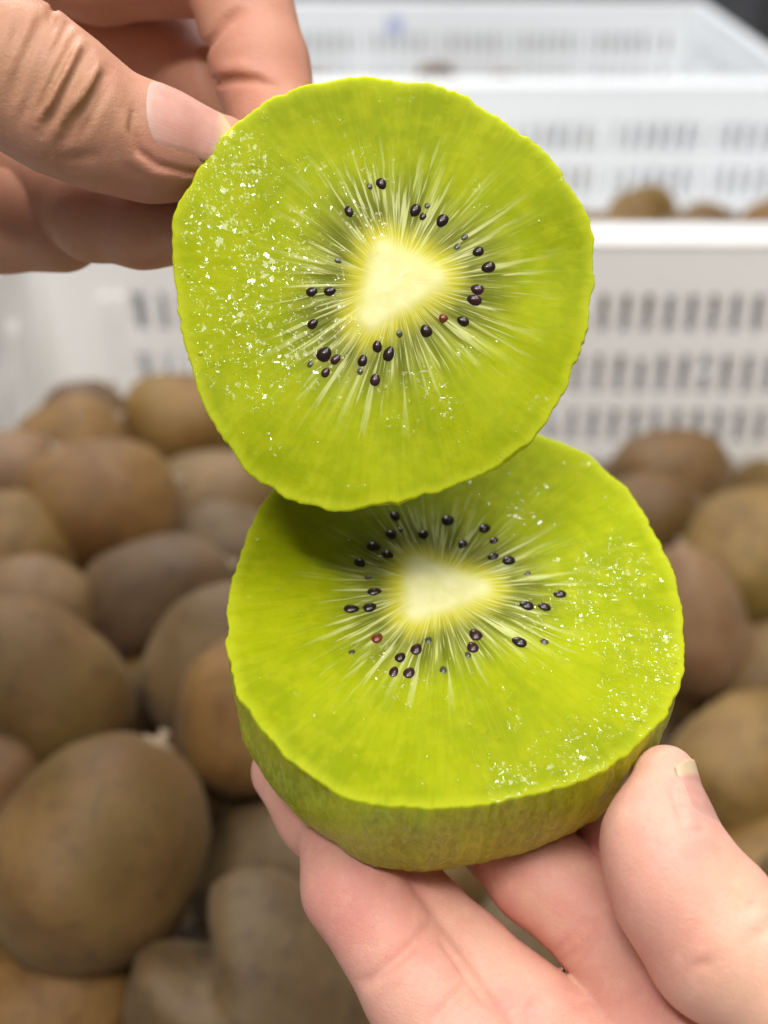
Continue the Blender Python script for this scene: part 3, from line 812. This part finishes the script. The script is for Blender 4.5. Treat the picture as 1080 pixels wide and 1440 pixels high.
def fingernail(parent, org, sdf, a, b, dorsal, s0, s1, phi, free=0.6, lift=0.22, label=None):
    """Curved plate wrapped on the end joint a->b; s0..s1 along it (mm from a), +-phi degrees round it."""
    t = (b-a)/np.linalg.norm(b-a); nrm = dorsal-t*dorsal.dot(t); nrm /= np.linalg.norm(nrm); m = np.cross(t, nrm)
    nu, nv = 34, 26; P = np.zeros((nu, nv, 3)); AL = np.zeros((nu, nv)); AC = np.zeros((nu, nv))
    def rad(S, PH):                                    # distance from the bone line out to the skin
        DR = np.cos(PH)[:, None]*nrm+np.sin(PH)[:, None]*m; O = a+S[:, None]*t
        l_ = np.zeros(len(S)); h_ = np.full(len(S), 20.0)
        for _ in range(20):
            mid = (l_+h_)/2; ins = sdf(O+DR*mid[:, None]) < 0
            l_ = np.where(ins, mid, l_); h_ = np.where(ins, h_, mid)
        return l_
    sc = s0+(s1-s0)*free; ph_max = math.radians(phi)
    vv = np.linspace(-1, 1, nv); uu = np.linspace(0, 1, nu)
    r_a = rad(np.full(nv, sc-1.5), vv*ph_max); r_b = rad(np.full(nv, sc), vv*ph_max)
    slope = np.maximum((r_b-r_a)/1.5, -0.16)
    sb = s0+(s1-s0)*0.34*(1-np.sqrt(np.clip(1-np.abs(vv)**2.2, 0, 1)))
    se = s1-(s1-s0)*0.16*np.abs(vv)**2.6
    S = sb[None]+(se-sb)[None]*uu[:, None]; PHI = np.tile(vv*ph_max, (nu, 1))
    Rr = rad(S.ravel(), PHI.ravel()).reshape(nu, nv)
    Rr = np.where(S <= sc, Rr, r_b[None]+slope[None]*(S-sc))
    edge = np.minimum(1, (1-np.abs(vv))/0.16)[None]; bs = np.minimum(1, uu/0.12)[:, None]
    off = lift*np.minimum(edge, bs)-0.22*(1-np.minimum(edge, bs))
    DR = np.cos(PHI)[..., None]*nrm+np.sin(PHI)[..., None]*m
    P = a+S[..., None]*t+DR*(Rr+off)[..., None]
    AL = np.tile(uu[:, None], (1, nv)); AC = np.tile(vv[None], (nu, 1))
    G = P.reshape(-1, 3); c_ax = (a+b)/2
    inner = G-(G-(a+((G-a)@t)[:, None]*t))/np.linalg.norm(G-(a+((G-a)@t)[:, None]*t), axis=1)[:, None]*0.45
    V = np.vstack([G, inner]); n = nu*nv; Fc = []
    for i in range(nu-1):
        for j in range(nv-1):
            q = [i*nv+j, i*nv+j+1, (i+1)*nv+j+1, (i+1)*nv+j]
            Fc.append(q); Fc.append([n+k for k in q[::-1]])
    per = [(0, j) for j in range(nv)]+[(i, nv-1) for i in range(1, nu)]+[(nu-1, j) for j in range(nv-2, -1, -1)]+[(i, 0) for i in range(nu-2, 0, -1)]
    pi_ = [i*nv+j for i, j in per]
    for k in range(len(pi_)):
        p, q = pi_[k], pi_[(k+1) % len(pi_)]; Fc.append([p, n+p, n+q, q])
    me = mesh_from('fingernail', c2w(V)-org, Fc, True, M_NAIL)
    import bmesh
    bm = bmesh.new(); bm.from_mesh(me); bmesh.ops.recalc_face_normals(bm, faces=bm.faces); bm.to_mesh(me); bm.free()
    for nm, v in (('along', np.r_[AL.ravel(), AL.ravel()]), ('across', np.r_[AC.ravel(), AC.ravel()])):
        at = me.attributes.new(nm, 'FLOAT', 'POINT'); at.data.foreach_set('value', v.astype(np.float32))
    o = link('fingernail', me, parent)
    if label: o['label'] = label
    return o

# ---- upper hand: thumb in front, bent index finger behind, other fingers curled below
uT = [(px(-260, -60, 178), 12.5), (px(30, 108, 176), 10.2), (px(92, 150, 176.5), 9.6), (px(150, 184, 179), 8.3), (px(215, 203, 181.5), 8.0), (px(308, 220, 185), 6.2)]
uTn = np.array([0.05, math.sin(math.radians(24)), -math.cos(math.radians(24))])
uI = [(px(-150, -110, 222), 10.5), (px(140, -50, 216), 9.6), (px(325, -55, 208), 9.0), (px(366, 95, 203), 8.0), (px(392, 190, 200), 7.4), (px(425, 270, 198), 6.4)]
uD = [(px(-200, 10, 242), 10.5), (px(120, 40, 238), 10.0), (px(255, 78, 232), 9.5), (px(420, 200, 216), 8.0)]
uM = [(px(-260, 120, 236), 10.0), (px(30, 235, 222), 8.6), (px(132, 304, 197), 6.9), (px(200, 316, 194.5), 6.6), (px(270, 322, 193), 5.6)]
uR = [(px(-330, 200, 240), 10.0), (px(-170, 285, 222), 9.0), (px(0, 312, 210), 8.4), (px(86, 320, 206), 7.6)]
uW = px(-700, -260, 215)
def upper_sdf(P):
    th = None
    for i in range(len(uT)-1):
        e = rcone(P, uT[i][0], uT[i+1][0], uT[i][1], uT[i+1][1])
        th = e if th is None else smin(th, e, 3.0)
    fi = chain(P, uI[:3], 3.0); fi = smin(fi, chain(P, uI[2:], 2.0), 0.8)
    fm = chain(P, uM, 2.5); fr_ = chain(P, uR, 2.5)
    d = np.minimum(smin(fm, fr_, 0.4), smin(fi, chain(P, uD, 2.5), 0.5))
    palm = rcone(P, px(-150, -100, 226), uW, 15, 22)
    palm = smin(palm, rcone(P, px(-300, 160, 238), uW, 14, 22), 10)
    palm = smin(palm, rcone(P, px(-60, 60, 240), px(-260, 60, 236), 12, 14), 8)
    d = smin(d, palm, 4.0)
    base = rcone(P, px(-260, -60, 178), uW, 12.5, 20)
    d = smin(d, base, 8.0)
    d = smin(d, rcone(P, uW, px(-1500, -560, 240), 23, 30, ), 10)
    return smin(d, th, 0.8)
U_CREASE = [
 ([(98,28),(80,60),(58,100),(40,140),(28,172)], 0.55, 0.75), ([(108,45),(92,80),(70,122),(48,165)], 0.50, 0.7),
 ([(124,66),(104,105),(80,150),(58,186)], 0.85, 0.85), ([(134,78),(118,112)], 0.35, 0.6),
 ([(152,96),(134,128),(112,160),(94,192),(84,206)], 0.70, 0.85), ([(156,112),(140,142),(122,176),(110,196)], 0.45, 0.7),
 ([(62,20),(44,60),(26,110),(14,150)], 0.45, 0.8), ([(44,50),(26,96),(8,140)], 0.25, 0.7), ([(86,20),(66,58),(44,104),(30,140)], 0.3, 0.6), ([(146,104),(128,136),(106,170)], 0.3, 0.5), ([(30,20),(14,80)], 0.22, 0.9), ([(78,6),(66,34),(50,70)], 0.3, 0.7),
 ([(114,58),(98,92),(76,136),(54,174)], -0.40, 0.9), ([(142,90),(122,124),(98,166)], -0.42, 1.0), ([(90,34),(72,72),(52,112)], -0.3, 0.9),
 ([(100,160),(92,178),(96,200)], 0.30, 0.6), ([(104,150),(108,172)], 0.25, 0.55),
 ([(188,150),(184,182),(194,212),(222,232),(262,242),(285,244)], 0.42, 0.55), ([(176,150),(173,186),(184,220),(215,242),(255,252)], -0.25, 1.3),
 ([(70,226),(110,222),(150,216)], 0.16, 1.2), ([(60,243),(110,250),(150,252)], -0.15, 1.6),
 ([(296,116),(330,112),(362,114),(398,126)], 0.45, 0.9), ([(300,100),(336,96),(380,104)], -0.25, 1.6),
 ([(350,8),(318,30),(290,66),(284,100),(292,128)], 0.5, 1.2),
]
usdf = add_creases(upper_sdf, [(p, d*2.3, w*0.80) for p, d, w in U_CREASE])
ulo = np.array([-205, 15, 140.0]); uhi = np.array([-8, 135, 268.0])
uo, uorg = hand('hand', usdf, ulo, uhi, 0.48, M_SKIN_D, 'left hand reaching in from above, thumb and bent finger pinching the round kiwi half',
     [(px(200, 250, 176), 9, .75), (px(130, 240, 174), 9, .6), (px(370, 80, 197), 12, .6), (px(150, 300, 190), 10, .5)],
     [(px(95, 130, 168), 8, .75), (px(165, 160, 171), 5.0, .55), (px(20, 60, 168), 14, .55), (px(60, 350, 198), 14, .5)])
fingernail(uo, uorg, upper_sdf, px(92, 150, 176.5), px(308, 220, 185), uTn, 8.6, 25.5, 52, 0.60, lift=0.08)

# ---- lower hand: palm up, fingers running under the fruit, thumb closing on its side
lT = [(px(1330, 1560, 156), 14.0), (px(1150, 1430, 158), 10.2), (px(1036, 1336, 161), 8.3), (px(954, 1246, 164), 7.0), (px(931, 1168, 167), 5.9), (px(936, 1092, 170), 4.4)]
lTn = np.array([0.88, 0.10, -0.45])
lP = [(px(760, 1600, 170), 10.5), (px(592, 1392, 179), 8.3), (px(496, 1248, 184), 7.5), (px(478, 1180, 188), 6.6)]
lR = [(px(830, 1530, 174), 11), (px(650, 1350, 184.5), 7.5), (px(546, 1243, 189.5), 7.4), (px(450, 1142, 193), 6.8), (px(402, 1085, 195), 5.6)]
lM = [(px(960, 1450, 174), 11), (px(860, 1317, 182.5), 7.9), (px(758, 1227, 189), 7.9), (px(650, 1120, 199), 7.2), (px(600, 1060, 203), 6)]
lI = [(px(1060, 1400, 178), 11), (px(960, 1270, 186), 8.8), (px(895, 1165, 192), 8.2), (px(800, 1060, 200), 7)]
lW = px(1250, 2150, 172)
def lower_sdf(P):
    fp = chain(P, lP, 2.0); fr_ = chain(P, lR, 2.0); fm = chain(P, lM, 2.0); fi = chain(P, lI, 2.0)
    d = smin(fp, fr_, 0.9); d = smin(d, fm, 0.5); d = smin(d, fi, 0.5)
    palm = rcone(P, px(790, 1560, 177), lW, 11.5, 20)
    palm = smin(palm, rcone(P, px(905, 1490, 178), lW, 12, 20), 6)
    palm = smin(palm, rcone(P, px(1020, 1430, 180), lW, 12, 20), 6)
    palm = smin(palm, rcone(P, px(780, 1570, 177), px(1040, 1420, 180), 11, 11.5), 6)
    palm = smin(palm, rcone(P, px(1330, 1560, 160), lW, 15, 20), 10)
    d = smin(d, palm, 3.5)
    d = smin(d, rcone(P, lW, px(1600, 2900, 190), 22, 28), 10)
    th = chain(P, lT, 3.0)
    th = smin(th, rcone(P, px(926, 1205, 164.5), px(985, 1340, 163), 5.2, 5.2), 10)
    th = smin(th, rcone(P, px(998, 1228, 164), px(1028, 1256, 163), 4.2, 4.5), 3.5)   # pad
    return smin(d, th, 0.8)
L_CREASE = [
 ([(503,1388),(530,1372),(556,1352),(585,1325),(612,1292)], 0.45, 0.9), ([(520,1396),(560,1368),(600,1330)], -0.15, 1.6),
 ([(606,1440),(622,1422),(642,1400),(664,1378)], 0.35, 0.8), ([(612,1312),(636,1345),(660,1378),(692,1425)], 0.25, 0.8),
 ([(772,1350),(792,1330),(820,1302),(846,1280)], 0.28, 0.8), ([(776,1356),(800,1346),(830,1322)], 0.2, 0.7),
 ([(708,1440),(740,1405),(770,1372)], 0.22, 0.9), ([(690,1436),(704,1424)], 0.3, 0.6),
 ([(972,1366),(990,1356),(1006,1344)], 0.4, 0.7), ([(960,1352),(985,1340),(1004,1326)], -0.12, 1.4),
 ([(1064,1262),(1060,1274),(1044,1282)], 0.55, 0.8), ([(1046,1262),(1040,1275)], 0.3, 0.6), ([(1030,1232),(1036,1248)], 0.25, 0.6),
 ([(1058,1318),(1070,1312),(1080,1304)], 0.45, 0.7), ([(1040,1330),(1062,1330)], 0.15, 0.8),
 ([(944,1098),(950,1122),(958,1146),(966,1168)], 0.40, 0.55), ([(968,1170),(985,1168),(1000,1166)], 0.3, 0.6),
 ([(760,1440),(800,1410),(850,1400)], 0.15, 1.2),
]
lsdf = add_creases(lower_sdf, [(p, d*1.9, w*0.85) for p, d, w in L_CREASE])
llo = np.array([-26, -205, 135.0]); lhi = np.array([118, -28, 235.0])
lo_, lorg = hand('hand', lsdf, llo, lhi, 0.55, M_SKIN_P, 'right hand held palm up from below, fingers under and thumb beside the thick kiwi half',
     [(px(470, 1290, 176), 9, .8), (px(580, 1260, 180), 10, .7), (px(700, 1420, 168), 10, .35), (px(880, 1420, 168), 10, .6), (px(920, 1250, 157), 7, .45), (px(420, 1150, 188), 10, .7)],
     [(px(1040, 1250, 158), 6, .6), (px(1060, 1380, 150), 9, .6), (px(930, 1080, 168), 4, .5), (px(660, 1290, 176), 7, .35)])
fingernail(lo_, lorg, lower_sdf, px(954, 1246, 164), px(936, 1092, 170), lTn, 6.8, 16.6, 60, 0.66, lift=0.05)

# ------------------------------------------------------------------ drop whole fruit that nothing of can be seen from the camera
bpy.context.view_layer.update()
dg = bpy.context.evaluated_depsgraph_get()
drop = []
for o in [o for o in col.objects if o.name.startswith('kiwifruit') and ('lower down' in o['label'] or 'bottom' in o['label'])]:
    seen = 0
    for k in range(90):
        z = 1-2*(k+.5)/90; a = k*2.39996; r = math.sqrt(1-z*z)
        p = o.matrix_world @ Vector((r*math.cos(a)*.0235, r*math.sin(a)*.0235, z*.0295))
        v = camo.matrix_world.inverted() @ p
        if v.z > -0.02: continue
        X = 540+v.x/-v.z*F; Y = 720-v.y/-v.z*F
        if not (-25 < X < 1105 and -25 < Y < 1465): continue
        d = p-CAM
        hit, loc_, nr, ix, ho, mt = scene.ray_cast(dg, CAM, d.normalized())
        if hit and (ho.name == o.name or (ho.parent and ho.parent.name == o.name)): seen += 1; break
    if not seen: drop.append(o)
for o in drop:
    for c in list(o.children): bpy.data.objects.remove(c)
    bpy.data.objects.remove(o)
